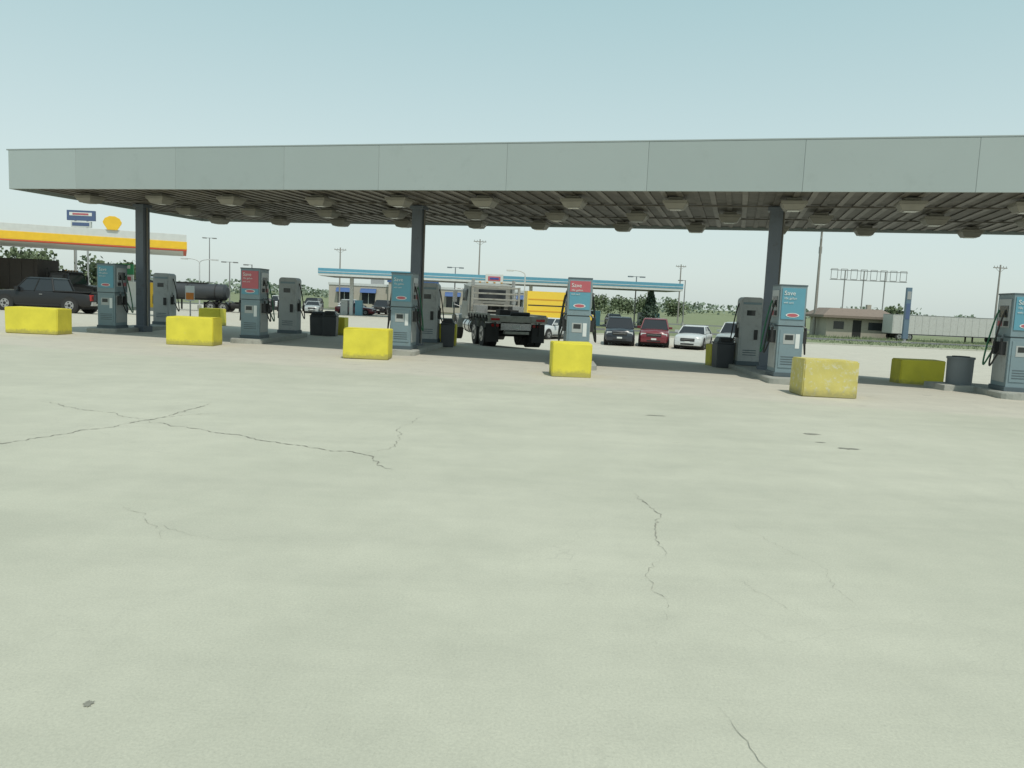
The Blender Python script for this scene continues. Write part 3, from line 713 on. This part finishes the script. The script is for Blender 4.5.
M_wood=mat("pole_wood",(0.27,0.255,0.23),.85,var=.2)
def upole(x,y,h,arms=2,rz=0.2,r=.14):
    c=MB(); c.cyl((0,0,-.2),(0,0,h),r,M_wood,r1=r*.6,n=10)
    for k in range(arms):
        z=h-.35-k*1.0; c.box(-.9,.9,-.05,.05,z-.05,z+.05,M_wood)
        for xx in (-.8,-.4,.4,.8): c.cyl((xx,0,z+.05),(xx,0,z+.22),.04,M_rim,n=6)
        c.tube([(-.6,.0,z-.05),(0,0,z-.5)],.02,M_wood,n=5); c.tube([(.6,.0,z-.05),(0,0,z-.5)],.02,M_wood,n=5)
    if arms>1: c.cyl((.3,0,h-3.0),(.3,0,h-2.2),.2,M_rim,n=12)
    c.finish("utility_pole",(x,y,gz(x,y)),rz)
upole(36.3,95,12.8,2,1.2,.2); upole(55.0,90,9.0,1); upole(27.0,130,9.7,1); upole(-5.4,112,11.0,1); upole(-27.2,121,9.5,1); upole(-90,160,10,1)
M_lp=mat("lamp_pole_white",(0.55,0.56,0.55),.4); M_lpd=mat("lamp_pole_dark",(0.19,0.19,0.19),.5)
def lamp(x,y,h,double=False,m=None,arch=False):
    m=m or M_lpd
    c=MB(); c.cyl((0,0,-.1),(0,0,h),.09,m,r1=.06,n=10); c.cyl((0,0,-.1),(0,0,.5),.22,M_isl,n=12)
    for s in ((-1,1) if double else (-1,)):
        if arch:
            pts=[(s*(1.1-1.1*math.cos(rad(a))),0,h+.45*math.sin(rad(a))) for a in range(0,101,20)]; c.tube(pts,.05,m,n=6)
            e=pts[-1]; c.box(*sorted((e[0],e[0]+s*.7)),-.15,.15,e[2]-.12,e[2]+.04,m)
        else:
            c.box(*sorted((0,s*.5)),-.03,.03,h-.08,h-.02,m); c.box(*sorted((s*.45,s*1.0)),-.22,.22,h-.14,h,m)
    c.finish("street_lamp",(x,y,gz(x,y)),.15)
lamp(-46.5,119,10,True); lamp(-36.5,100,5.9,True); lamp(-33,98,5.6,False); lamp(.9,84,5.3,False,M_lp,True); lamp(14,92,6.0,True); lamp(-7.5,96,6.3,True)
lamp(-35.5,88,5.2,True,M_lp,True); lamp(24,112,6.5)

# ------------------------------------------------------------------ trees
M_bark=mat("bark",(0.09,0.07,0.05),.9)
def leafmat(name,c0,c1):
    m,nt,N,L,b=new_mat(name); gm=N.new("ShaderNodeNewGeometry")
    x=N.new("ShaderNodeMix"); x.data_type='RGBA'; x.inputs[6].default_value=c0+(1,); x.inputs[7].default_value=c1+(1,)
    L.new(gm.outputs["Random Per Island"],x.inputs[0]); L.new(x.outputs[2],b.inputs["Base Color"]); b.inputs["Roughness"].default_value=.8
    return m
M_leaf=leafmat("foliage",(0.09,0.125,0.065),(0.16,0.20,0.11)); M_leafd=leafmat("foliage_hazy",(0.19,0.24,0.18),(0.24,0.29,0.225)); M_pine=leafmat("pine_needles",(0.045,0.075,0.055),(0.08,0.12,0.08))  # foliage_hazy: distance haze painted into the leaf colour as a paler green
def quad(c,p,s,m,rnd):
    a=Vector((rnd.gauss(0,1),rnd.gauss(0,1),rnd.gauss(0,1))).normalized(); bb=a.orthogonal().normalized(); cc=a.cross(bb)
    s1=s*rnd.uniform(.6,1.2); s2=s*rnd.uniform(.6,1.2); p=Vector(p)
    c.add([tuple(p+bb*s1),tuple(p+cc*s2),tuple(p-bb*s1),tuple(p-cc*s2)],[(0,1,2,3)],m)
def tree(x,y,h,r,seed,m=None,n=1100,leaf=.22):
    m=m or M_leaf
    rnd=random.Random(seed); c=MB()
    c.cyl((0,0,-.2),(0,0,h*.75),.04*h*.6,M_bark,r1=.03,n=8)
    cl=[]
    for k in range(14):
        a=rnd.uniform(0,6.28); z=h*rnd.uniform(.2,.85); rr=r*rnd.uniform(.2,.75)*(1.15-z/h*.5)
        q=Vector((rr*math.cos(a),rr*math.sin(a),z)); cl.append((q,r*rnd.uniform(.28,.5)))
        c.cyl((0,0,z-h*.12),tuple(q),.06,M_bark,r1=.02,n=5)
    cl.append((Vector((0,0,h*.82)),r*.42))
    for i in range(n):
        q,s=rnd.choice(cl); d=Vector((rnd.gauss(0,1),rnd.gauss(0,1),rnd.gauss(0,.8))).normalized()*s*rnd.uniform(.4,1.1)
        quad(c,q+d,leaf,m,rnd)
    c.finish("deciduous_tree",(x,y,gz(x,y)))
for i,(x,y,h,r) in enumerate([(-72,118,8.0,4.2),(-78,122,7.6,4.5),(-66,124,6.5,3.5),(-85,120,8.5,4.5),(-62,127,6.0,3.2),(38,230,5.6,4.5),(31,232,5.0,4.2),(24,228,5.2,4.6),(17,230,4.8,4),(73,150,4.6,3.0),(47,232,4.6,4),(11,228,4.6,4)]):
    tree(x,y,h,r,i+20,leaf=.32 if y>110 else .2)
rnd=random.Random(5); c=MB(); c.cyl((0,0,-.1),(0,0,4.7),.12,M_bark,r1=.02,n=8)
for i in range(1500):
    z=rnd.uniform(.5,4.9); rr=(4.95-z)/4.5*1.7*(1-.25*((z*2.3)%1)); a=rnd.uniform(0,6.28); q=rr*math.sqrt(rnd.random())
    quad(c,(q*math.cos(a),q*math.sin(a),z-.15*q),.14,M_pine,rnd)
c.finish("pine_tree",(15.5,90,-.8))
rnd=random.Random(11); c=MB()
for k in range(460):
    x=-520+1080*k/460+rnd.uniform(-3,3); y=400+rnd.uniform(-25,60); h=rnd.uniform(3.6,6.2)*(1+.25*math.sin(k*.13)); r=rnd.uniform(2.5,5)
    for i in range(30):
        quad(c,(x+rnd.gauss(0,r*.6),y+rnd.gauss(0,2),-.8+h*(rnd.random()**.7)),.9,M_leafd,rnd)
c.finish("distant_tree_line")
rnd=random.Random(3); c=MB()
for i in range(3000):
    x=rnd.uniform(28,76); y=rnd.choice((rnd.uniform(84.5,88),rnd.uniform(66.5,78)))
    h=rnd.uniform(.1,.42 if y>84 else .2); dx=rnd.uniform(-.1,.1); w_=.05
    c.add([(x-w_,y,-.8),(x+w_,y,-.8),(x+dx,y+rnd.uniform(-.1,.1),-.8+h)],[(0,1,2)],M_leaf)
c.finish("tall_grass")

# ------------------------------------------------------------------ light
EL=62; AZ=158
W=bpy.data.worlds.new("World"); S.world=W; W.use_nodes=True; N=W.node_tree.nodes; L=W.node_tree.links
bg=N["Background"]; sky=N.new("ShaderNodeTexSky"); sky.sky_type='NISHITA'; sky.sun_disc=False
sky.sun_elevation=rad(EL); sky.sun_rotation=rad(AZ); sky.dust_density=2.0; sky.altitude=200
hs=N.new("ShaderNodeHueSaturation"); hs.inputs["Saturation"].default_value=0.6; L.new(sky.outputs[0],hs.inputs["Color"])
tc=N.new("ShaderNodeTexCoord"); sx=N.new("ShaderNodeSeparateXYZ"); L.new(tc.outputs["Generated"],sx.inputs[0])
cr=N.new("ShaderNodeValToRGB"); e=cr.color_ramp.elements
e[0].position=0.0; e[0].color=(0.64,0.735,0.70,1); e[1].position=1.0; e[1].color=(0.23,0.36,0.40,1)
k=cr.color_ramp.elements.new(0.12); k.color=(0.58,0.71,0.68,1)
k=cr.color_ramp.elements.new(0.38); k.color=(0.37,0.59,0.60,1)
L.new(sx.outputs["Z"],cr.inputs["Fac"])
sc=N.new("ShaderNodeVectorMath"); sc.operation='SCALE'; sc.inputs["Scale"].default_value=9.6; L.new(cr.outputs["Color"],sc.inputs[0])
mm=N.new("ShaderNodeMix"); mm.data_type='RGBA'; mm.inputs[0].default_value=0.68
L.new(hs.outputs[0],mm.inputs[6]); L.new(sc.outputs[0],mm.inputs[7]); L.new(mm.outputs[2],bg.inputs["Color"]); bg.inputs["Strength"].default_value=0.125
sd=bpy.data.lights.new("sun",'SUN'); sd.energy=2.8; sd.angle=rad(0.6); sd.color=(1,0.96,0.86)
so=bpy.data.objects.new("sun",sd); COL.objects.link(so)
dirv=Vector((math.sin(rad(AZ))*math.cos(rad(EL)),math.cos(rad(AZ))*math.cos(rad(EL)),math.sin(rad(EL))))
so.rotation_euler=dirv.to_track_quat('Z','Y').to_euler(); so.location=(0,-20,40)
S.view_settings.view_transform='Standard'; S.view_settings.look='None'; S.view_settings.exposure=0

cd=bpy.data.cameras.new("camera"); cd.sensor_width=36; cd.lens=27.42; cd.clip_end=6000; cd.clip_start=0.05
co=bpy.data.objects.new("camera",cd); COL.objects.link(co)
R=Matrix.Rotation(rad(90-6.07),4,'X')@Matrix.Rotation(rad(2.5),4,'Z')
co.matrix_world=Matrix.Translation((0,0,1.7))@R
S.camera=co
